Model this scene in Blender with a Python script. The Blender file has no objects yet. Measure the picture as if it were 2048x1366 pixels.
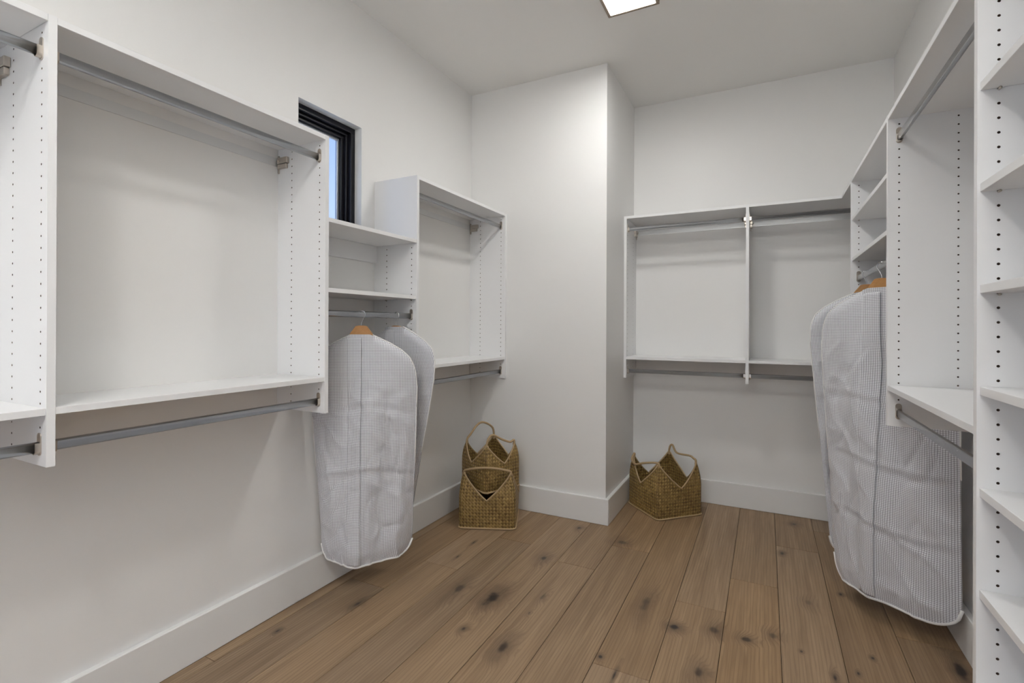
import bpy, bmesh, math, random
from mathutils import Vector, Matrix, noise

random.seed(7)
S = bpy.context.scene
COL = S.collection

# ------------------------------------------------------------------ camera
F_PX, YAW, HY, ROLL, PITCH, EYE = 993.574, math.radians(27.0501), 651.663, math.radians(.22), math.radians(.0818), 1.3078
fw0 = Vector((-math.sin(YAW), math.cos(YAW), 0)); rt0 = Vector((math.cos(YAW), math.sin(YAW), 0)); dn0 = Vector((0, 0, -1))
dn = math.cos(PITCH)*dn0 + math.sin(PITCH)*fw0
fw = math.cos(PITCH)*fw0 - math.sin(PITCH)*dn0
rt = math.cos(ROLL)*rt0 - math.sin(ROLL)*dn
dn = math.sin(ROLL)*rt0 + math.cos(ROLL)*dn
cd = bpy.data.cameras.new('camera'); cam = bpy.data.objects.new('camera', cd); COL.objects.link(cam)
M = Matrix.Identity(4)
for i in range(3):
    M[i][0] = rt[i]; M[i][1] = -dn[i]; M[i][2] = -fw[i]
M[0][3], M[1][3], M[2][3] = 0, 0, EYE
cam.matrix_world = M
cd.sensor_fit = 'HORIZONTAL'; cd.sensor_width = 36
cd.lens = F_PX/2048*36
cd.shift_y = (HY-683)/2048
cd.clip_start = .02; cd.clip_end = 200
S.camera = cam

# ------------------------------------------------------------------ world, lights, exposure
W = bpy.data.worlds.new('sky'); S.world = W; W.use_nodes = True
nt = W.node_tree; nt.nodes.clear()
wo = nt.nodes.new('ShaderNodeOutputWorld'); bg = nt.nodes.new('ShaderNodeBackground')
tc = nt.nodes.new('ShaderNodeTexCoord'); sp = nt.nodes.new('ShaderNodeSeparateXYZ'); cr = nt.nodes.new('ShaderNodeValToRGB')
nt.links.new(tc.outputs['Generated'], sp.inputs[0]); nt.links.new(sp.outputs['Z'], cr.inputs[0])
cr.color_ramp.elements[0].position = .0; cr.color_ramp.elements[0].color = (.62, .76, 1, 1)
cr.color_ramp.elements[1].position = .55; cr.color_ramp.elements[1].color = (.17, .33, .80, 1)
nt.links.new(cr.outputs[0], bg.inputs[0]); bg.inputs[1].default_value = 1.5
nt.links.new(bg.outputs[0], wo.inputs[0])
S.view_settings.view_transform = 'Standard'; S.view_settings.look = 'None'
S.view_settings.gamma = 1.0; S.view_settings.use_curve_mapping = False
S.view_settings.exposure = -0.25
S.cycles.max_bounces = 7; S.cycles.diffuse_bounces = 5; S.cycles.glossy_bounces = 4; S.cycles.transmission_bounces = 4
LAMP = 92.0            # strength of the ceiling fixtures' diffusers
DOOR_W = 2.0          # daylight coming through the doorway behind the camera

FLASH_W = 720.0
# room dimensions (metres), origin under the camera
XL, XFL, XFR, XR = -1.9921, -1.6897, .4175, .7344
YP, XP, YB, YFB = 3.2174, -.941, 3.9818, 3.6699
YF = -1.35
ZC, ZT, ZB, ZS = 3.0587, 2.13, .9309, 1.0868
T, TB, HBB = .019, .0246, .1724

ad = bpy.data.lights.new('doorway_daylight', 'AREA'); ad.shape = 'RECTANGLE'; ad.size = .95; ad.size_y = 2.1
ad.energy = DOOR_W; ad.color = (1.0, .97, .94)
ao = bpy.data.objects.new('doorway_daylight', ad); COL.objects.link(ao)
ao.location = (-.65, YF-.05, 1.1); ao.rotation_euler = (math.radians(90), 0, 0)

# the photographer's flash, standing behind the camera and bounced off the ceiling
fd_ = bpy.data.lights.new('bounced_flash', 'SPOT'); fd_.energy = FLASH_W; fd_.color = (.985, .99, 1.0)
fd_.spot_size = math.radians(92); fd_.spot_blend = 1.0; fd_.shadow_soft_size = .06
fo = bpy.data.objects.new('bounced_flash', fd_); COL.objects.link(fo)
fo.location = (.1, -.35, 1.75)
fo.rotation_euler = (Vector((-.05, -.72, 3.05))-fo.location).to_track_quat('-Z', 'Y').to_euler()

# ------------------------------------------------------------------ material helpers
def mat(name, col, rough=.5, metal=0., spec=.5):
    m = bpy.data.materials.new(name); m.use_nodes = True
    b = m.node_tree.nodes['Principled BSDF']
    b.inputs['Base Color'].default_value = (*col, 1); b.inputs['Roughness'].default_value = rough
    b.inputs['Metallic'].default_value = metal; b.inputs['Specular IOR Level'].default_value = spec
    return m
class NT:
    """tiny node helper"""
    def __init__(s, m): s.t = m.node_tree; s.b = s.t.nodes['Principled BSDF']
    def n(s, kind, **kw):
        x = s.t.nodes.new(kind)
        for k, v in kw.items(): setattr(x, k, v)
        return x
    def set(s, sock, v):
        if isinstance(v, bpy.types.NodeSocket): s.t.links.new(v, sock)
        elif v is not None: sock.default_value = v
    def m(s, op, a, b=None, c=None, clamp=False):
        x = s.n('ShaderNodeMath', operation=op, use_clamp=clamp)
        s.set(x.inputs[0], a); s.set(x.inputs[1], b)
        if c is not None: s.set(x.inputs[2], c)
        return x.outputs[0]
    def vm(s, op, a, b=None):
        x = s.n('ShaderNodeVectorMath', operation=op)
        s.set(x.inputs[0], a)
        if b is not None: s.set(x.inputs[1], b)
        return x
    def mix(s, f, a, b, blend='MIX'):
        x = s.n('ShaderNodeMix', data_type='RGBA', blend_type=blend)
        s.set(x.inputs[0], f); s.set(x.inputs[6], a if not isinstance(a, tuple) else (*a, 1)); s.set(x.inputs[7], b if not isinstance(b, tuple) else (*b, 1))
        return x.outputs[2]
    def rng(s, v, a, b, c, d, smooth=False):
        x = s.n('ShaderNodeMapRange', interpolation_type='SMOOTHSTEP' if smooth else 'LINEAR')
        s.set(x.inputs[0], v)
        for i, q in zip((1, 2, 3, 4), (a, b, c, d)): x.inputs[i].default_value = q
        return x.outputs[0]
    def noise(s, v, scale, detail=2, rough=.5, dist=0):
        x = s.n('ShaderNodeTexNoise'); s.set(x.inputs['Vector'], v)
        x.inputs['Scale'].default_value = scale; x.inputs['Detail'].default_value = detail
        x.inputs['Roughness'].default_value = rough; x.inputs['Distortion'].default_value = dist
        return x.outputs[0]
    def bump(s, h, strength, dist):
        x = s.n('ShaderNodeBump'); s.set(x.inputs['Height'], h)
        x.inputs['Strength'].default_value = strength; x.inputs['Distance'].default_value = dist
        s.t.links.new(x.outputs[0], s.b.inputs['Normal'])

def paint(name, col, rough):
    return mat(name, col, rough, spec=.35)
M_WALL = paint('wall_paint', (.82, .813, .796), .42)
M_CEIL = paint('ceiling_paint', (.86, .85, .825), .6)
M_TRIM = mat('trim_paint', (.80, .795, .78), .35, spec=.4)
M_MEL = mat('white_melamine', (.83, .83, .83), .33, spec=.4)
M_CORE = mat('chipboard_core', (.10, .06, .035), .8)
M_CHROME = mat('chrome', (.62, .64, .665), .17, 1)
M_NICKEL = mat('nickel', (.55, .50, .44), .28, 1)
M_RAIL = mat('zinc_rail', (.74, .75, .75), .38, .4)
M_BLACK = mat('window_black', (.006, .006, .010), .34, spec=.3)
M_GASKET = mat('window_spacer', (.45, .48, .52), .3, .6)
M_WOODH = None
M_BRONZE = mat('fixture_bronze', (.30, .235, .18), .4, .4)
M_TAPE = mat('white_binding', (.80, .79, .77), .75)
M_TAN = mat('seagrass_binding', (.42, .30, .165), .75)
M_WIRE = mat('hook_steel', (.62, .63, .65), .2, 1)

m = bpy.data.materials.new('lamp_diffuser'); m.use_nodes = True
b_ = m.node_tree.nodes['Principled BSDF']; b_.inputs['Base Color'].default_value = (.9, .9, .88, 1)
b_.inputs['Emission Color'].default_value = (1, .99, .97, 1); b_.inputs['Emission Strength'].default_value = LAMP
M_LAMP = m

m = mat('window_glass', (1, 1, 1), .0); m.node_tree.nodes['Principled BSDF'].inputs['Transmission Weight'].default_value = 1
m.node_tree.nodes['Principled BSDF'].inputs['IOR'].default_value = 1.01
M_GLASS = m

# hanger wood
m = mat('hanger_wood', (.5, .27, .1), .38); k = NT(m)
tcn = k.n('ShaderNodeTexCoord'); mp = k.n('ShaderNodeMapping'); mp.inputs['Scale'].default_value = (12, 60, 160)
k.t.links.new(tcn.outputs['Object'], mp.inputs[0])
k.set(k.b.inputs['Base Color'], k.mix(k.noise(mp.outputs[0], 1, 3), (.36, .165, .050), (.52, .275, .100)))
M_WOODH = m

# gingham-grid garment bag cloth (uv in metres)
m = mat('grid_cloth', (.8, .8, .8), .55, spec=.35); k = NT(m)
uv = k.n('ShaderNodeUVMap'); uv.uv_map = 'uv'
se = k.n('ShaderNodeSeparateXYZ'); k.t.links.new(uv.outputs[0], se.inputs[0])
P_ = .0075
fu = k.m('FRACT', k.m('DIVIDE', se.outputs[0], P_)); fv = k.m('FRACT', k.m('DIVIDE', se.outputs[1], P_))
lu = k.m('LESS_THAN', fu, .20); lv = k.m('LESS_THAN', fv, .20)
ln_ = k.m('MAXIMUM', lu, lv); both = k.m('MULTIPLY', lu, lv)
c1 = k.mix(ln_, (.80, .80, .835), (.27, .27, .29))
k.set(k.b.inputs['Base Color'], k.mix(both, c1, (.16, .16, .17)))
k.b.inputs['Sheen Weight'].default_value = .15
mp = k.n('ShaderNodeMapping'); mp.inputs['Scale'].default_value = (9, 9, 1); k.t.links.new(uv.outputs[0], mp.inputs[0])
hn = k.noise(mp.outputs[0], 2.2, 5, .6, .6)
k.bump(hn, .22, .010)
M_CLOTH = m

# woven seagrass (uv in metres)
m = mat('seagrass_weave', (.3, .2, .09), .48, spec=.45); k = NT(m)
uv = k.n('ShaderNodeUVMap'); uv.uv_map = 'uv'
se = k.n('ShaderNodeSeparateXYZ'); k.t.links.new(uv.outputs[0], se.inputs[0])
Q_ = .015*math.sqrt(2)
a_ = k.m('DIVIDE', k.m('ADD', se.outputs[0], se.outputs[1]), Q_); d_ = k.m('DIVIDE', k.m('SUBTRACT', se.outputs[0], se.outputs[1]), Q_)
fa, fd = k.m('FRACT', a_), k.m('FRACT', d_); ia, id_ = k.m('FLOOR', a_), k.m('FLOOR', d_)
par = k.m('FLOORED_MODULO', k.m('ADD', ia, id_), 2.0)
sa, sd = k.m('SINE', k.m('MULTIPLY', fa, math.pi)), k.m('SINE', k.m('MULTIPLY', fd, math.pi))
hgt = k.m('ADD', k.m('MULTIPLY', sa, k.m('SUBTRACT', 1.0, par)), k.m('MULTIPLY', sd, par))
cv = k.n('ShaderNodeCombineXYZ'); k.set(cv.inputs[0], ia); k.set(cv.inputs[1], id_)
wn = k.n('ShaderNodeTexWhiteNoise'); wn.noise_dimensions = '3D'; k.t.links.new(cv.outputs[0], wn.inputs[0])
mp = k.n('ShaderNodeMapping'); mp.inputs['Scale'].default_value = (5, 5, 1); k.t.links.new(uv.outputs[0], mp.inputs[0])
blot = k.noise(mp.outputs[0], 1.3, 3)
tone = k.m('ADD', k.m('MULTIPLY', wn.outputs[0], .36), k.m('ADD', k.m('MULTIPLY', blot, .50), k.m('MULTIPLY', par, .30)))
c1 = k.mix(k.rng(tone, .25, .95, 0, 1), (.145, .082, .024), (.44, .295, .098))
k.set(k.b.inputs['Base Color'], k.mix(k.rng(hgt, 0, .45, .6, 0), c1, (.05, .030, .012)))
k.bump(hgt, .8, .003)
M_GRASS = m

# ------------------------------------------------------------------ mesh helpers
def link(name, me, m, parent=None):
    o = bpy.data.objects.new(name, me); COL.objects.link(o)
    if m is not None and not me.materials: me.materials.append(m)
    if parent is not None: o.parent = parent
    return o
def mesh_from(name, verts, faces, m, parent=None, smooth=False, mats=None, fmat=None):
    me = bpy.data.meshes.new(name); me.from_pydata(verts, [], faces); 
    for mm in (mats or [m]): me.materials.append(mm)
    if fmat: me.polygons.foreach_set('material_index', fmat)
    if smooth: me.polygons.foreach_set('use_smooth', [True]*len(me.polygons))
    me.update()
    return link(name, me, None, parent)
def boxes(name, lst, m, parent=None, bev=.0008):
    """lst of (x0,x1,y0,y1,z0,z1); all belong to one piece"""
    bm = bmesh.new()
    for x0, x1, y0, y1, z0, z1 in lst:
        r = bmesh.ops.create_cube(bm, size=1)
        for v in r['verts']:
            v.co = Vector((x0 if v.co.x < 0 else x1, y0 if v.co.y < 0 else y1, z0 if v.co.z < 0 else z1))
    if bev: bmesh.ops.bevel(bm, geom=bm.edges[:], offset=bev, segments=1, affect='EDGES', profile=.5)
    me = bpy.data.meshes.new(name); bm.to_mesh(me); bm.free()
    return link(name, me, m, parent)
def box(name, x0, x1, y0, y1, z0, z1, m, parent=None, bev=.0008):
    return boxes(name, [(x0, x1, y0, y1, z0, z1)], m, parent, bev)
def tube(name, pts, r, m, parent=None, seg=8, closed=False, squash=None):
    pts = [Vector(p) for p in pts]; n = len(pts); vs = []; fs = []
    up = None
    for i, p in enumerate(pts):
        if closed: t = pts[(i+1) % n]-pts[i-1]
        else: t = pts[min(i+1, n-1)]-pts[max(i-1, 0)]
        t.normalize()
        if up is None:
            up = Vector((0, 0, 1)) if abs(t.z) < .9 else Vector((1, 0, 0))
        a = up - t*up.dot(t)
        if a.length < 1e-5: a = t.orthogonal()
        a.normalize(); up = a; b = t.cross(a)
        rr = r(i/(n-1)) if callable(r) else r
        for k in range(seg):
            th = 2*math.pi*k/seg
            vs.append(p + a*math.cos(th)*rr + b*math.sin(th)*rr*(squash or 1))
    for i in range(n if closed else n-1):
        j = (i+1) % n
        for k in range(seg):
            fs.append((i*seg+k, i*seg+(k+1) % seg, j*seg+(k+1) % seg, j*seg+k))
    if not closed:
        fs.append(tuple(range(seg))[::-1]); fs.append(tuple((n-1)*seg+k for k in range(seg)))
    return mesh_from(name, [v[:] for v in vs], fs, m, parent, smooth=True)
def catmull(P, n=10):
    P = [Vector(p) for p in P]; Q = [P[0]*2-P[1]]+P+[P[-1]*2-P[-2]]; out = []
    for i in range(1, len(Q)-2):
        for j in range(n):
            t = j/n; a, b, c, d = Q[i-1], Q[i], Q[i+1], Q[i+2]
            out.append(.5*((2*b)+(c-a)*t+(2*a-5*b+4*c-d)*t*t+(3*b-a-3*c+d)*t**3))
    return out+[P[-1]]
def empty(name, loc=(0, 0, 0)):
    o = bpy.data.objects.new(name, None); COL.objects.link(o); o.location = loc; o.empty_display_size = .1
    return o
def tag(o, label=None, cat=None, group=None, kind=None):
    for kk, v in (('label', label), ('category', cat), ('group', group), ('kind', kind)):
        if v: o[kk] = v
    return o
def struct(o, label): return tag(o, label, o.name.split('_')[0], kind='structure')

# ------------------------------------------------------------------ shell
WY0, WY1, WZ0, WZ1 = 1.6477, 2.0650, 1.795, 2.4015     # window opening in the left wall
th = .16
wl = boxes('wall_left', [(XL-th, XL, YF, WY0, 0, ZC), (XL-th, XL, WY1, YB, 0, ZC), (XL-th, XL, WY0, WY1, 0, WZ0), (XL-th, XL, WY0, WY1, WZ1, ZC)], M_WALL, bev=0)
struct(wl, 'off-white painted wall with the small black-framed window')
struct(box('wall_right', XR, XR+th, YF, YB, 0, ZC, M_WALL, bev=0), 'off-white painted wall behind the shelf tower')
struct(box('wall_back', XL-th, XR+th, YB, YB+th, 0, ZC, M_WALL, bev=0), 'off-white painted far wall behind the two-bay hanging unit')
struct(box('wall_projection', XL, XP, YP, YB, 0, ZC, M_WALL, bev=.0), 'off-white boxed-out wall standing forward of the far wall')
DX0, DX1, DZ = -1.12, -.18, 2.15
struct(boxes('wall_front', [(XL-th, DX0, YF-.12, YF, 0, ZC), (DX1, XR+th, YF-.12, YF, 0, ZC), (DX0, DX1, YF-.12, YF, DZ, ZC)], M_WALL, bev=0), 'off-white painted wall with an open doorway')
struct(box('ceiling', XL-th, XR+th, YF-.12, YB+th, ZC, ZC+.1, M_CEIL, bev=0), 'flat warm-white painted ceiling')

def board(name, label, x0, x1, y0, y1):
    return struct(box(name, x0, x1, y0, y1, 0.0005, HBB, M_TRIM, bev=.003), label)
board('baseboard_left', 'tall white square-edged baseboard along the window wall', XL, XL+TB, YF, YP-TB)
board('baseboard_projection', 'tall white baseboard across the front of the boxed-out wall', XL, XP+TB, YP-TB, YP)
board('baseboard_return', 'short white baseboard on the side of the boxed-out wall', XP, XP+TB, YP, YB-TB)
board('baseboard_back', 'tall white baseboard along the far wall', XP, XR, YB-TB, YB)
board('baseboard_right', 'tall white baseboard along the wall behind the hanging garment bags', XR-TB, XR, 1.4725, YB-TB)

# window
wn_ = empty('window_1', (XL-.05, (WY0+WY1)/2, WZ0)); struct(wn_, 'small black-framed casement window set in the wall')
def ring(name, x0, x1, inset, width, m, parent):
    y0, y1, z0, z1 = WY0+inset, WY1-inset, WZ0+inset, WZ1-inset
    o = boxes(name, [(x0, x1, y0, y1, z0, z0+width), (x0, x1, y0, y1, z1-width, z1), (x0, x1, y0, y0+width, z0+width, z1-width), (x0, x1, y1-width, y1, z0+width, z1-width)], m, None, bev=.0015)
    o.parent = parent; o.matrix_parent_inverse = Matrix.Translation(-parent.location)
    return o
ring('window_frame', -2.13, -2.0405, 0.0, .030, M_BLACK, wn_)
ring('glazing_stop', -2.125, -2.062, .0295, .016, M_BLACK, wn_)
ring('sash', -2.115, -2.080, .045, .018, M_BLACK, wn_)
ring('glazing_spacer', -2.112, -2.097, .0625, .014, M_GASKET, wn_)
o = box('pane', -2.105, -2.101, WY0+.064, WY1-.064, WZ0+.064, WZ1-.064, M_GLASS, bev=0); o.parent = wn_; o.matrix_parent_inverse = Matrix.Translation(-wn_.location)

# ------------------------------------------------------------------ floor planks
KN = [(-1.17, 2.095, .05, .10, 1.0), (-1.112, 2.583, .03, .06, .8), (-1.077, 3.076, .022, .04, .8), (-.952, 1.784, .035, .075, .8), (-.958, 2.227, .018, .06, .55),
      (-.958, 2.06, .010, .02, .6), (-1.16, 1.823, .018, .03, .9), (-.504, 2.386, .032, .12, .55), (-.35, 2.255, .030, .035, 1.0), (-.195, 2.311, .03, .05, .6),
      (-.07, 2.306, .035, .03, .7), (.03, 2.39, .03, .04, .5), (-.224, 1.994, .03, .06, .7), (-.58, 1.918, .012, .016, .9), (-.503, 1.838, .008, .06, .9), (-.776, 3.0, .05, .05, .6),
      (.17, 3.80, .03, .04, .8), (.088, 3.276, .018, .03, .8), (.184, 2.743, .03, .05, .35), (.331, 2.908, .010, .018, 1.0), (.235, 2.2, .012, .04, .9), (-1.57, 2.57, .008, .04, 1.0),
      (-1.555, 2.376, .008, .03, .9), (-1.358, 2.083, .03, .11, .7), (-1.708, 1.757, .02, .05, .9), (-1.859, 1.442, .012, .02, .9), (.316, 2.274, .009, .018, .9), (.382, 2.406, .009, .015, .9),
      (.665, 2.465, .025, .10, 1.0), (.132, 2.323, .008, .012, .7), (-.42, 1.2, .03, .06, .8), (-1.3, 1.2, .03, .05, .8), (.1, 1.0, .03, .06, .8)]
m = mat('oak_plank', (.3, .2, .13), .42, spec=.4); k = NT(m)
geo = k.n('ShaderNodeNewGeometry'); pos = geo.outputs['Position']
at = k.n('ShaderNodeAttribute'); at.attribute_type = 'OBJECT'; at.attribute_name = 'tone'
at2 = k.n('ShaderNodeAttribute'); at2.attribute_type = 'OBJECT'; at2.attribute_name = 'shift'
off = k.n('ShaderNodeCombineXYZ'); k.set(off.inputs[0], k.m('MULTIPLY', at2.outputs['Fac'], 37.0)); k.set(off.inputs[1], k.m('MULTIPLY', at2.outputs['Fac'], 91.0))
wob = k.noise(pos, 14, 2)
halo = None; core = None
for (x, y, rx, ry, st) in [(a, b, c_*1.25, d_*1.25, e_) for a, b, c_, d_, e_ in KN]:
    d = k.vm('SUBTRACT', pos, (x, y, 0)).outputs[0]
    d = k.vm('MULTIPLY', d, (1/rx, 1/ry, 0)).outputs[0]
    L = k.vm('LENGTH', d).outputs['Value']
    L = k.m('ADD', L, k.m('MULTIPLY', k.m('SUBTRACT', wob, .5), 1.1))
    hv = k.m('MULTIPLY', k.rng(L, 1.9, .2, 0, 1, True), st)
    cvv = k.m('MULTIPLY', k.rng(L, .55, .12, 0, 1, True), st)
    halo = hv if halo is None else k.m('MAXIMUM', halo, hv)
    core = cvv if core is None else k.m('MAXIMUM', core, cvv)
p2 = k.vm('ADD', pos, off.outputs[0]).outputs[0]
# grain bends round the knots
bend = k.n('ShaderNodeCombineXYZ'); k.set(bend.inputs[0], k.m('MULTIPLY', halo, .045))
p3 = k.vm('ADD', p2, bend.outputs[0]).outputs[0]
g1 = k.noise(k.vm('MULTIPLY', p3, (26, 1.3, 1)).outputs[0], 1, 3, .55, .8)      # broad cathedral bands
g2 = k.noise(k.vm('MULTIPLY', p2, (190, 5.0, 1)).outputs[0], 1, 3, .6, .3)       # fine pores
g3 = k.noise(k.vm('MULTIPLY', p2, (3.5, 1.4, 1)).outputs[0], 1, 2)               # patches
ringw = k.n('ShaderNodeTexWave'); ringw.wave_type = 'BANDS'; ringw.bands_direction = 'X'
k.set(ringw.inputs['Vector'], k.vm('MULTIPLY', p3, (1, .06, 1)).outputs[0]); ringw.inputs['Scale'].default_value = 22
ringw.inputs['Distortion'].default_value = 7; ringw.inputs['Detail'].default_value = 2; ringw.inputs['Detail Scale'].default_value = .8
c = k.mix(k.rng(g1, .3, .7, 0, 1), (.235, .153, .084), (.39, .270, .160))
c = k.mix(k.m('MULTIPLY', k.rng(ringw.outputs['Fac'], .5, 1, 0, 1), .45), c, (.185, .118, .068))
c = k.mix(k.m('MULTIPLY', k.rng(g2, .48, .72, 0, 1), .40), c, (.17, .11, .066))
c = k.mix(k.m('MULTIPLY', k.rng(g3, .35, .7, 0, 1), .35), c, (.33, .225, .135))
c = k.mix(1.0, c, k.n('ShaderNodeCombineColor').outputs[0], 'MULTIPLY')
cc = c.node.inputs[7].links[0].from_node
for i, (lo_, hi_) in enumerate(((.96, 1.04), (.985, .99), (1.05, .91))): k.set(cc.inputs[i], k.m('MULTIPLY', k.rng(at.outputs['Fac'], 0, 1, .86, 1.12), k.rng(at2.outputs['Fac'], 0, 1, lo_, hi_)))
c = k.mix(k.m('MULTIPLY', halo, .72), c, (.098, .062, .040))
c = k.mix(core, c, (.022, .016, .013))
k.set(k.b.inputs['Base Color'], c)
k.set(k.b.inputs['Roughness'], k.rng(g2, .3, .8, .40, .52))
k.bump(g2, .12, .0015)
M_OAK = m

fl = box('floor', XL-th, XR+th, YF-.12, YB+th, -.06, -.009, mat('subfloor', (.05, .035, .025), .9), bev=0)
struct(fl, 'wide knotty brown oak plank floor')
PW = .2185
joints = {-.597: [1.87], -.3785: [2.478], -.16: [2.83], .0585: [3.38], .277: [1.75], .4955: [2.62], .714: [], -.8155: [2.927], -1.034: [2.588], -1.2525: [3.42, 1.42], -1.471: [2.712], -1.6895: [2.248], -1.908: [1.92], -2.1265: [1.2]}
gap = .0010
for i, (x0, js) in enumerate(sorted(joints.items())):
    ys = [YF-.1]
    allj = sorted({round(j+kk*1.98, 3) for j in js for kk in (-2, -1, 0, 1)} | set())
    allj = [j for j in allj if YF+.15 < j < YB-.05]
    if len(js) == 2: allj = sorted(js)
    ys += allj+[YB+.02]
    for a, b in zip(ys[:-1], ys[1:]):
        xa, xb = max(x0, XL-.02), min(x0+PW, XR+.02)
        if xb-xa < .02: continue
        o = box('plank', xa+gap, xb-gap, a+gap, b-gap, -.0088, 0.0, M_OAK, fl, bev=.0009)
        rnd = random.random()
        o['tone'] = rnd; o['shift'] = random.random()

# ------------------------------------------------------------------ closet organizers
HOLES = [2.089-.032*i for i in range(64)]
R1H, R2H, HR = .0359, .211, .0031
def panel(name, parent, P, D, z0, z1, near=None, far=None):
    """P(d,t,z)->xyz ; d from the front edge, t through the thickness. near/far: (zlow,zhigh) range of pin holes"""
    V = []; Fc = []; FM = []
    def q(pts, mi=0):
        i = len(V); V.extend(P(*p) for p in pts); Fc.append(tuple(range(i, i+len(pts)))); FM.append(mi)
    def face(t, sgn, rg):
        if not rg:
            q([(0, t, z0), (D, t, z0), (D, t, z1), (0, t, z1)]); return
        hs = [h for h in HOLES if rg[0]+.016 < h < rg[1]-.016]
        lo, hi = hs[-1]-.016, hs[0]+.016; cw = .012
        xs = [0, R1H-cw, R1H+cw, R2H-cw, R2H+cw, D]
        for i in (0, 2, 4): q([(xs[i], t, z0), (xs[i+1], t, z0), (xs[i+1], t, z1), (xs[i], t, z1)])
        for r in (R1H, R2H):
            q([(r-cw, t, z0), (r+cw, t, z0), (r+cw, t, lo), (r-cw, t, lo)])
            q([(r-cw, t, hi), (r+cw, t, hi), (r+cw, t, z1), (r-cw, t, z1)])
            for h in hs:
                sq = [(cw, 0), (cw, .016), (0, .016), (-cw, .016), (-cw, 0), (-cw, -.016), (0, -.016), (cw, -.016)]
                oc = [(HR*math.cos(a*math.pi/4), HR*math.sin(a*math.pi/4)) for a in range(8)]
                td = t+sgn*.008
                for a in range(8):
                    b = (a+1) % 8
                    q([(r+sq[a][0], t, h+sq[a][1]), (r+sq[b][0], t, h+sq[b][1]), (r+oc[b][0], t, h+oc[b][1]), (r+oc[a][0], t, h+oc[a][1])])
                    q([(r+oc[a][0], t, h+oc[a][1]), (r+oc[b][0], t, h+oc[b][1]), (r+oc[b][0], td, h+oc[b][1]), (r+oc[a][0], td, h+oc[a][1])], 1)
                q([(r+x, td, h+z) for x, z in oc], 1)
    face(0, 1, near); face(T, -1, far)
    q([(0, 0, z0), (0, T, z0), (0, T, z1), (0, 0, z1)]); q([(D, 0, z0), (D, T, z0), (D, T, z1), (D, 0, z1)])
    q([(0, 0, z0), (0, T, z0), (D, T, z0), (D, 0, z0)]); q([(0, 0, z1), (0, T, z1), (D, T, z1), (D, 0, z1)])
    o = mesh_from(name, V, Fc, None, parent, mats=[M_MEL, M_CORE], fmat=FM)
    return o

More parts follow.
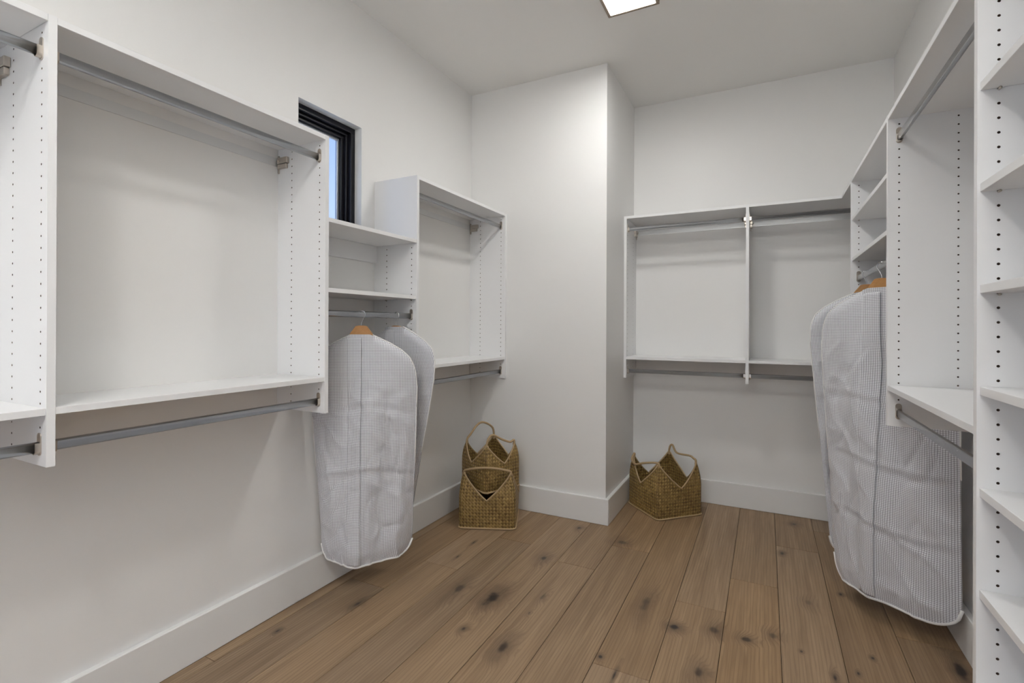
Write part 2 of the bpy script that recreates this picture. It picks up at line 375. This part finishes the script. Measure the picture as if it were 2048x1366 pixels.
class Run:
    """a wall run: maps (a along the run, d from front edge into the wall, z) to world"""
    def __init__(s, root, fn, depth): s.root = root; s.fn = fn; s.D = depth
    def P(s, a, d, z):
        v = s.fn(a, d); return (v[0]-s.root.location.x, v[1]-s.root.location.y, z-s.root.location.z)
    def bx(s, name, a0, a1, d0, d1, z0, z1, m=None, parent=None, bev=.0008):
        p, q = s.P(a0, d0, z0), s.P(a1, d1, z1)
        return box(name, min(p[0], q[0]), max(p[0], q[0]), min(p[1], q[1]), max(p[1], q[1]), p[2], q[2], m or M_MEL, parent or s.root, bev)
    def panel(s, a, z0, z1, near=None, far=None):
        return panel('side_panel', s.root, lambda d, t, z: s.P(a+t, d, z), s.D, z0, z1, near, far)
    def shelf(s, a0, a1, ztop, rec=.003, name='shelf', pins=False):
        o = s.bx(name, a0+.0004, a1-.0004, rec, s.D, ztop-T, ztop)
        if pins:
            for aa, sg in ((a0, 1), (a1, -1)):
                for r in (R1H, R2H):
                    tube('shelf_pin', [s.P(aa, r, ztop-T-.0028), s.P(aa+sg*.011, r, ztop-T-.0028)], .0026, M_NICKEL, o, seg=8)
        return o
    def rod(s, a0, a1, z):
        d = R1H; n = 20; vs = []; fs = []
        for a in (a0+.003, a1-.003):
            for i in range(n):
                t = 2*math.pi*i/n; cx, cz = math.cos(t), math.sin(t)
                # flat-sided oval tube 15 x 30 mm
                vs.append(s.P(a, d+.0075*cx, z+(.0078 if cz > 1e-6 else -.0078 if cz < -1e-6 else 0)+.0072*cz))
        for i in range(n): fs.append((i, (i+1) % n, n+(i+1) % n, n+i))
        fs += [tuple(range(n)), tuple(range(n, 2*n))]
        o = mesh_from('closet_rod', vs, fs, M_CHROME, s.root, smooth=True)
        for p in o.data.polygons:
            if len(p.vertices) > 4: p.use_smooth = False
        for aa, sg in ((a0, 1), (a1, -1)): s.cup(aa, sg, z, o)
        return o
    def cup(s, a, sg, z, parent):
        """nickel end bracket: round-topped plate and a U-shaped cup"""
        d = R1H; out = []; n = 8
        for i in range(n+1): t = math.pi*i/n; out.append((.010*math.cos(t), .028+.010*math.sin(t)))
        for i in range(n+1): t = math.pi+math.pi*i/n; out.append((.010*math.cos(t), -.0125+.010*math.sin(t)))
        vs = []; fs = []; L = len(out)
        for aa in (a+sg*.0003, a+sg*.003):
            vs += [s.P(aa, d+x, z+y) for x, y in out]
        fs += [tuple(range(L)), tuple(range(L, 2*L))]+[(i, (i+1) % L, L+(i+1) % L, L+i) for i in range(L)]
        prof = [(.0102, .012)]+[(.0102*math.cos(math.pi+math.pi*i/n)*-1, -.0085+.0102*math.sin(math.pi+math.pi*i/n)) for i in range(n+1)]+[(-.0102, .012)]
        inn = [(.0084, .012)]+[(.0084*math.cos(math.pi+math.pi*i/n)*-1, -.0085+.0084*math.sin(math.pi+math.pi*i/n)) for i in range(n+1)]+[(-.0084, .012)]
        b0 = len(vs); k_ = len(prof)
        for aa in (a+sg*.003, a+sg*.014):
            vs += [s.P(aa, d+x, z+y) for x, y in prof]; vs += [s.P(aa, d+x, z+y) for x, y in inn]
        for i in range(k_-1):
            fs.append((b0+i, b0+i+1, b0+2*k_+i+1, b0+2*k_+i)); fs.append((b0+k_+i, b0+k_+i+1, b0+3*k_+i+1, b0+3*k_+i))
            fs.append((b0+2*k_+i, b0+2*k_+i+1, b0+3*k_+i+1, b0+3*k_+i))
        return mesh_from('rod_bracket', vs, fs, M_NICKEL, parent)
    def rail(s, a0, a1, zc=2.052):
        s.bx('wall_rail', a0+.001, a1-.001, s.D-.004, s.D-.0002, zc-.019, zc+.019, M_RAIL)
    def hang(s, a, sg, zc=2.047):
        """nickel suspension bracket bolted to the panel beside the rail"""
        D = s.D
        o = s.bx('suspension_bracket', *sorted((a+sg*.0004, a+sg*.016)), D-.075, D-.012, zc-.006, zc+.022, M_NICKEL, bev=.0015)
        lst = ((D-.066, D-.010, zc-.027, zc-.007, .013), (D-.012, D-.004, zc-.045, zc+.035, .006))
        for d0, d1, z0, z1, w in lst:
            s.bx('bracket_plate', *sorted((a+sg*.0004, a+sg*w)), d0, d1, z0, z1, M_NICKEL, o, bev=.0008)
        tube('bracket_screw', [s.P(a+sg*.016, D-.022, zc+.006), s.P(a+sg*.022, D-.022, zc+.006)], .004, M_NICKEL, o)
        return o

full = (ZB, ZT)
# ---- left wall run : a = y
rl = empty('closet_organizer', (XL, 1.43, ZB))
tag(rl, 'white wall-hung closet organizer with double hanging rods on the window wall', 'closet organizer')
L = Run(rl, lambda a, d: (XFL-d, a), XFL-XL)
AY, BY, CY, DY = .6094, 1.5386, 2.1689, YP-T-.0004
NY = -.33
L.panel(NY, ZB, ZT, far=full); L.panel(AY, ZB, ZT, near=full, far=full); L.panel(BY, ZB, ZT, near=full, far=full)
L.panel(CY, ZB, ZT, near=(ZB, 1.757), far=full); L.panel(DY, ZB, ZT, near=full)
for a0, a1 in ((NY+T, AY), (AY+T, BY), (CY+T, DY)):
    L.shelf(a0, a1, ZT, .0006, 'top_shelf'); L.shelf(a0, a1, ZS, .002)
    L.rod(a0, a1, 2.038); L.rod(a0, a1, .981)
    L.rail(a0, a1); L.hang(a1, -1); L.hang(a0, 1)
L.shelf(BY+T, CY, 1.7796, .0015, 'top_shelf'); L.shelf(BY+T, CY, 1.4736, .004, pins=True)
L.rod(BY+T, CY, 1.3635)
L.bx('back_cleat', BY+T+.0005, CY-.0005, L.D-T, L.D-.0003, 1.6655, 1.7796-T-.0005)

# ---- back wall run : a = x
rb = empty('closet_organizer', (-.1, YB, ZB))
tag(rb, 'white wall-hung two-bay hanging unit in the far alcove', 'closet organizer')
Bk = Run(rb, lambda a, d: (a, YFB+d), YB-YFB)
EX, FX, GX = XP+.0006, -.1195, XR-T-.0006
Bk.panel(EX, ZB, ZT, far=full); Bk.panel(FX, ZB, ZT, near=full, far=full); Bk.panel(GX, ZB, ZT, near=full)
for a0, a1 in ((EX+T, FX), (FX+T, GX)):
    Bk.shelf(a0, a1, ZT, .0006, 'top_shelf'); Bk.shelf(a0, a1, ZS, .002)
    Bk.rod(a0, a1, 2.038); Bk.rod(a0, a1, .981); Bk.rail(a0, a1); Bk.hang(a0, 1); Bk.hang(a1, -1)

# ---- right wall run : a = y
rr = empty('closet_organizer', (XR, 2.2, 0))
tag(rr, 'white closet organizer with open shelf tower along the wall facing the window', 'closet organizer')
Rr = Run(rr, lambda a, d: (XFR+d, a), XR-XFR-.0004)
HYp, IY, JY, KY = 3.2898, 2.3659, 1.452, .60
Rr.panel(HYp, ZB, ZT, near=full); Rr.panel(IY, ZB, ZT, near=full, far=full)
tall = (.06, ZT)
Rr.panel(JY, .0006, ZT, near=tall, far=tall); Rr.panel(KY, .0006, ZT, far=tall)
Rr.shelf(JY+T, IY, ZT, .0006, 'top_shelf'); Rr.shelf(IY+T, HYp, ZT, .0006, 'top_shelf'); Rr.shelf(HYp+T, YFB, ZT, .0006, 'top_shelf')
Rr.shelf(JY+T, IY, ZS, .002); Rr.rod(JY+T, IY, 2.038); Rr.rod(JY+T, IY, .981)
Rr.shelf(IY+T, HYp, 1.8995+T, .005, pins=True); Rr.shelf(IY+T, HYp, 1.6747+T, .005, pins=True); Rr.rod(IY+T, HYp, 1.581)
Rr.shelf(KY+T, JY, ZT, .0006, 'top_shelf')
for z in (1.8345, 1.610, 1.385, 1.160, .935, .711, .487, .263): Rr.shelf(KY+T, JY, z+T, .005, pins=True)
Rr.shelf(KY+T, JY, .075+T, .005); Rr.bx('toe_kick', KY+T+.0005, JY-.0005, .03, .03+T, .0006, .0745)

# ------------------------------------------------------------------ hangers and garment bags
def hanger(label, cx, cy, rodz, ux, uy, rod_dir):
    """(ux,uy) unit vector along the hanger; cx,cy the hook position"""
    zt = rodz-.0535
    root = empty('wooden_hanger', (cx, cy, zt-.05)); tag(root, label, 'hanger', 'wooden hangers holding garment bags')
    up = [(0, 0), (.014, -.0005), (.026, -.003), (.033, -.012), (.040, -.022), (.050, -.034), (.062, -.056), (.085, -.078), (.12, -.102), (.16, -.130), (.185, -.150), (.19, -.156)]
    lo = [(.19, -.168), (.183, -.170), (.16, -.155), (.12, -.128), (.085, -.102), (.066, -.080), (.05, -.058), (.03, -.0525), (.012, -.0515), (0, -.0515)]
    prof = up+lo
    prof = prof+[(-x, z) for x, z in reversed(prof[1:-1])]
    nrm = Vector((-uy, ux, 0))
    bm = bmesh.new()
    n = len(prof); ring_ = []
    for sgn in (-1, 1):
        ring_.append([bm.verts.new(Vector((ux*x, uy*x, z+.05)) + nrm*(sgn*(.0085-.0045*min(1, max(0, abs(x)-.045)/.05)))) for x, z in prof])
    bm.faces.new(ring_[0]); bm.faces.new(ring_[1][::-1])
    for i in range(n): bm.faces.new((ring_[0][i], ring_[0][(i+1) % n], ring_[1][(i+1) % n], ring_[1][i]))
    bmesh.ops.recalc_face_normals(bm, faces=bm.faces[:])
    bmesh.ops.bevel(bm, geom=[e for e in bm.edges if len(e.link_faces) == 2 and e.calc_face_angle(0) > 1], offset=.0025, segments=2, affect='EDGES')
    me = bpy.data.meshes.new('hanger_body'); bm.to_mesh(me); bm.free()
    link('hanger_body', me, M_WOODH, root)
    # hook : up the stem, round the room side, over the rod, down the wall side
    R = .0185; zc = rodz+.0155+.0018-R; pts = [(0, zt-.004), (0, zt+.012)]
    for a in range(-50, 216, 14): pts.append((R*math.cos(math.radians(a)), zc+R*math.sin(math.radians(a))))
    P3 = [Vector((ux*x*rod_dir, uy*x*rod_dir, z-(zt-.05))) for x, z in pts]
    tube('hook', catmull(P3, 4), .0017, M_WIRE, root, seg=8)
    return root

SH = [(0, 0), (.045, 0), (.063, -.006), (.135, -.039), (.193, -.073), (.232, -.108), (.253, -.150), (.266, -.197), (.272, -.26)]
def interp(tab, x):
    for (a, b), (c_, d_) in zip(tab[:-1], tab[1:]):
        if x <= c_: return b+(d_-b)*(x-a)/(c_-a)
    return tab[-1][1]
def lag(p, s):      # quadratic through L (s=-1), C (0), R (1)
    a, b, c_ = p
    return tuple(a[i]*s*(s-1)/2 + b[i]*(1-s*s) + c_[i]*s*(s+1)/2 for i in (0, 1))
def garment_bag(label, top, bot, neck, zb, seed, towards, crease=(), d0=.017, tw=1.0, rc=.06):
    cx, cy = top[1]
    root = empty('garment_bag', (cx, cy, zb)); tag(root, label, 'garment bag', 'grid-check garment bags')
    NS, NH = 72, 120
    wid = [math.dist(top[0], top[1]), math.dist(top[1], top[2])]
    def shape(s, h):
        """s -1..1 across, h 0..1 bottom to top -> xy of the middle sheet, z, unit normal towards the viewer side"""
        w = wid[0] if s < 0 else wid[1]
        ztop = neck+interp(SH, abs(s)*.272)
        x = abs(s)*.27-(.27-rc); zbot = zb
        if x > 0: zbot = zb+rc*(1-math.sqrt(max(0, 1-(x/rc)**2)))
        z = zbot+(ztop-zbot)*h
        f = min(1, max(0, (z-zb)/(neck-.12-zb))); f = f**tw
        pt, pb = lag(top, s), lag(bot, s); e = .02
        q = (pb[0]+(pt[0]-pb[0])*f, pb[1]+(pt[1]-pb[1])*f)
        a0, a1 = lag(top, s-e), lag(top, s+e); b0, b1 = lag(bot, s-e), lag(bot, s+e)
        t = Vector(((b1[0]-b0[0])*(1-f)+(a1[0]-a0[0])*f, (b1[1]-b0[1])*(1-f)+(a1[1]-a0[1])*f, 0)).normalized()
        nn = Vector((-t.y, t.x, 0))
        if nn.dot(Vector(towards)) < 0: nn = -nn
        return q, z, nn
    def wr(s, z, side):
        p = Vector((s*1.6+seed*3.1, z*1.5, seed*7.7+side*.7))
        n1 = noise.noise(p*2.0)
        d1 = noise.noise(Vector(((s*.27+z*.6)*9+seed, (z-s*.4)*3, seed*2+side)))
        d2 = noise.noise(Vector(((s*.27-z*.45)*12-seed, (z+s*.3)*4, seed*5+side)))
        r1 = (1-min(1, abs(d1)*3.2))**2; r2 = (1-min(1, abs(d2)*3.2))**2
        amp = .35+.65*min(1, abs(s)*1.5+.2)
        v = .015*n1+amp*(.0080*r1-.007*r2)
        v += .015*math.sin((s+.15*math.sin(z*3+seed))*7+seed)*min(1, max(0, (neck-z)*3))*(1-abs(s))   # vertical drape folds
        for cz in crease:
            dz = (z-cz-.02*math.sin(s*3+seed))
            v += .0045*math.exp(-(dz/.011)**2)*(1-.5*abs(s)) - .004*math.exp(-((dz+.03)/.02)**2)
        return v
    def pt(s, h, side, extra=0.):
        q, z, nn = shape(s, h)
        ed = max(0, 1-abs(s)**5)
        tp = 1.0
        if abs(s) > .26: tp = max(0, 1-max(0, (h-.955)/.045)**2.5)
        th_ = d0*ed*tp*min(1, .12+h/.06)+.0012
        fade = min(1, max(0, (neck-.05-z)/.28))**1.5*.97+.03
        dsp = wr(s, z, 0)*fade*(.35+.65*ed)
        v = Vector((q[0], q[1], z))+nn*(dsp+side*th_+extra)
        return v-Vector((cx, cy, zb))
    arc = [0.]
    ss = [-1+2*i/NS for i in range(NS+1)]
    for i in range(NS):
        arc.append(arc[-1]+math.dist(lag(bot, ss[i]), lag(bot, ss[i+1])))
    def surf(name, smin, smax, ns, sides, extra, parent, hmin=0., hmax=1.):
        vs, fs, uvs = [], [], []
        for side in sides:
            base = len(vs)
            for j in range(NH+1):
                h = hmin+(hmax-hmin)*j/NH
                for i in range(ns+1):
                    s = smin+(smax-smin)*i/ns
                    v = pt(s, h, side, extra(s, h) if callable(extra) else extra)
                    vs.append(v[:]); uvs.append((s*.272, v.z))
            for j in range(NH):
                for i in range(ns):
                    a = base+j*(ns+1)+i
                    fs.append((a, a+1, a+ns+2, a+ns+1) if side > 0 else (a, a+ns+1, a+ns+2, a+1))
        if len(sides) == 2:
            o2 = (NH+1)*(ns+1)
            for j in range(NH):
                for i in (0, ns):
                    a = j*(ns+1)+i; fs.append((a, a+ns+1, o2+a+ns+1, o2+a))
            for i in range(ns):
                fs.append((i, i+1, o2+i+1, o2+i))
        o = mesh_from(name, vs, fs, M_CLOTH, parent, smooth=True)
        ul = o.data.uv_layers.new(name='uv')
        li = [0]*len(o.data.loops); o.data.loops.foreach_get('vertex_index', li)
        flat = []
        for vi in li: flat.extend(uvs[vi])
        ul.data.foreach_set('uv', flat)
        return o
    surf('cover', -1, 1, NS, (1, -1), 0., root)
    fl_ = surf('zip_flap', -.24, .03, 10, (1,), lambda s, h: .0025+.0045*max(0, (s+.16)/.19), root, .008, .985)
    sm = fl_.modifiers.new('thickness', 'SOLIDIFY'); sm.thickness = .0012; sm.offset = -1
    # bottom binding tape, shoulder piping
    tube('hem_binding', [pt(s, .0, 0) for s in [-1+2*i/60 for i in range(61)]], .0062, M_TAPE, root, seg=8)
    for sg in (-1, 1):
        pth = [pt(sg*(.17+.83*i/24), 1.0, 0) for i in range(25)]+[pt(sg, 1-.5*i/10, 0) for i in range(1, 11)]
        po = tube('shoulder_piping', pth, .003, M_TAPE, root, seg=6)
    return root

# left bags on the short rod under the window
XRD, XRR = XFL-R1H, XFR+R1H
def unit(a, b): d = math.hypot(b[0]-a[0], b[1]-a[1]); return ((b[0]-a[0])/d, (b[1]-a[1])/d)
t1 = [(-1.955, 1.680), (XRD, 1.792), (-1.482, 1.915)]; b1 = [(-1.955, 1.772), (-1.712, 1.770), (-1.605, 2.028)]
hanger('wooden hanger showing above the garment bag under the window, hook and shoulders visible', XRD, 1.792, 1.3635, *unit(t1[0], t1[2]), 1)
garment_bag('white grid-check garment bag under the window with its wooden hanger fully showing', t1, b1, 1.268, .172, 1.0, (.3, -1, 0), (.62, .93))
t2 = [(-1.985+.02, 2.05), (XRD, 2.0436), (-1.452, 2.04)]; b2 = [(-1.955, 2.10), (-1.80, 2.07), (-1.70, 2.12)]
hanger('wooden hanger almost covered by the half-hidden garment bag under the window', XRD, 2.0436, 1.3635, *unit(t2[0], t2[2]), 1)
garment_bag('white grid-check garment bag under the window, partly hidden behind the other bag', t2, b2, 1.305, .2, 2.0, (.3, -1, 0), (.8,))
# right bags
t4 = [(.238, 2.862), (XRR, 2.6862), (.669, 2.512)]; b4 = [(.312, 2.935), (.437, 2.712), (.697, 2.560)]
hanger('wooden hanger beside the white side panel, above the front garment bag opposite the window', XRR, 2.6862, 1.581, *unit(t4[0], t4[2]), -1)
garment_bag('long white grid-check garment bag hanging against the side panel opposite the window', t4, b4, 1.486, .100, 3.3, (-.3, -1, 0), (.45, .72, 1.0), rc=.095)
t3 = [(.197, 3.05), (XRR, 3.0446), (.70, 3.03)]; b3 = [(.305, 3.06), (.46, 3.08), (.70, 3.10)]
hanger('wooden hanger in the alcove corner, above the rear garment bag opposite the window', XRR, 3.0446, 1.581, *unit(t3[0], t3[2]), -1)
garment_bag('long white grid-check garment bag opposite the window, mostly hidden behind the front one', t3, b3, 1.488, .165, 4.4, (-.3, -1, 0), (.6, .95))

# ------------------------------------------------------------------ seagrass baskets
def basket(label, cx, cy, z0, side, ang, ht, hv, handles, bulge=.012, seed=0., group=None):
    """square woven basket whose walls rise to four points; handles: list of (corner i, corner j, sag list)"""
    root = empty('seagrass_basket', (cx, cy, z0)); tag(root, label, 'basket')
    ca, sa_ = math.cos(ang), math.sin(ang); hs = side/2
    cor = [(-hs, -hs), (hs, -hs), (hs, hs), (-hs, hs)]
    N, H_ = 20, 16
    def prof(u):     # u 0..1 along one side -> rim height
        a = abs(2*u-1); return hv+(ht-hv)*(a**1.08)
    def P(k, u, f, off=0.):
        a, b = cor[k], cor[(k+1) % 4]
        x, y = a[0]+(b[0]-a[0])*u, a[1]+(b[1]-a[1])*u
        z = prof(u)*f
        # corners rounded, walls bow out a little and the points lean in
        w = min(u, 1-u); rc = max(0, 1-w/.08)**2*.010
        bl = bulge*math.sin(math.pi*min(1, z/(ht*.9)))*(1-abs(2*u-1)**2)
        lean = .035*max(0, (z-hv*1.0)/(ht-hv))**2
        nx, ny = (b[1]-a[1])/side, -(b[0]-a[0])/side
        x += nx*(bl+off); y += ny*(bl+off)
        rr = math.hypot(x, y); x *= 1-(rc+lean)/rr; y *= 1-(rc+lean)/rr
        return (x*ca-y*sa_, x*sa_+y*ca, z)
    vs, fs, uvs = [], [], []
    for k_ in range(4):
        base = len(vs)
        for j in range(H_+1):
            for i in range(N+1):
                u = i/N; p = P(k_, u, j/H_); vs.append(p); uvs.append((u*side+k_*side, p[2]))
        for j in range(H_):
            for i in range(N):
                a = base+j*(N+1)+i; fs.append((a, a+1, a+N+2, a+N+1))
    base = len(vs)
    for k_ in range(4):
        p = P(k_, 0, 0); vs.append((p[0], p[1], .003)); uvs.append(cor[k_])
    fs.append((base, base+1, base+2, base+3))
    o = mesh_from('woven_body', vs, fs, M_GRASS, root, smooth=False)
    ul = o.data.uv_layers.new(name='uv'); li = [0]*len(o.data.loops); o.data.loops.foreach_get('vertex_index', li)
    fl2 = []
    for v in li: fl2.extend(uvs[v])
    ul.data.foreach_set('uv', fl2)
    sm = o.modifiers.new('thickness', 'SOLIDIFY'); sm.thickness = .004; sm.offset = -1
    rim = [P(k_, i/N, 1) for k_ in range(4) for i in range(N)]
    tube('rim_binding', rim, .0055, M_TAN, root, seg=6, closed=True)
    low = [P(k_, i/N, .02) for k_ in range(4) for i in range(N)]
    tube('base_binding', [(p[0]*1.012, p[1]*1.012, .006) for p in low], .0058, M_TAN, root, seg=6, closed=True)
    for k_ in range(4):
        tube('corner_seam', [P(k_, 0, j/H_) for j in range(1, H_+1)], .0014, M_GRASS, root, seg=6)
    tip = [Vector(P(k_, 0, 1)) for k_ in range(4)]
    for i, j, mid in handles:
        a, b = tip[i], tip[j]; d = b-a; outw = Vector(((a+b).x/2, (a+b).y/2, 0)).normalized()
        pts = [a-Vector((0, 0, .03)), a+Vector((0, 0, .002))]
        for f, up_, ot in mid: pts.append(a+d*f+Vector((0, 0, up_))+outw*ot)
        pts += [b+Vector((0, 0, .002)), b-Vector((0, 0, .03))]
        tube('handle', catmull(pts, 8), .0075, M_TAN, root, seg=8)
    return root
a1 = math.atan2(.150, .3553)
u1 = Vector((math.cos(a1), math.sin(a1))); n1 = Vector((-u1.y, u1.x))
c1_ = Vector((-1.597, 2.7793))+n1*.183
basket('woven seagrass basket on the floor in the corner with another basket stacked on it', c1_.x, c1_.y, .0006, .366, a1, .362, .187,
       [(0, 1, [(.1, .016, .012), (.3, .032, .035), (.5, .037, .043), (.7, .032, .035), (.9, .016, .012)]), (3, 2, [(.15, -.07, -.03), (.5, -.20, -.05), (.85, -.07, -.03)])])
a2 = a1+math.radians(45-2)
basket('smaller woven seagrass basket stacked on top of the corner basket', (c1_+n1*.015).x, (c1_+n1*.015).y, .2265, .290, a2, .308, .178,
       [(0, 1, [(.06, .04, .0), (.22, .058, .0), (.55, .02, .0), (.85, -.006, .0)]), (3, 2, [(.12, .03, 0), (.3, .075, 0), (.5, .10, .0), (.75, .085, .0), (.95, .05, .0)])])
a3 = math.radians(-45+1)+math.radians(90)
basket('woven seagrass basket alone on the floor in the alcove', -.648, 3.688, .0006, .366, math.radians(45.5), .372, .205,
       [(3, 0, [(.05, -.035, .03), (.2, -.06, .03), (.5, -.03, .02), (.85, .0, .01)]), (2, 1, [(.05, .04, .0), (.14, .05, .0), (.2, .01, .01), (.35, .0, .01), (.75, .015, .01), (.93, .01, .0)])])

# ------------------------------------------------------------------ ceiling lights
def fixture(label, x, y):
    root = empty('ceiling_light', (x, y, ZC)); tag(root, label, 'ceiling light')
    w, fr, h = .1385, .0165, .026
    boxes('frame', [(-w, w, -w, -w+fr, -h, -.0005), (-w, w, w-fr, w, -h, -.0005), (-w, -w+fr, -w+fr, w-fr, -h, -.0005), (w-fr, w, -w+fr, w-fr, -h, -.0005)], M_BRONZE, root, bev=.001)
    box('diffuser', -w+fr+.0004, w-fr-.0004, -w+fr+.0004, w-fr-.0004, -h+.005, -.001, M_LAMP, root, bev=0)
    return root
fixture('square flush ceiling light with thin bronze frame and glowing diffuser', -.648, 2.577)
fixture('matching square flush ceiling light nearer the doorway', -.648, -.35)
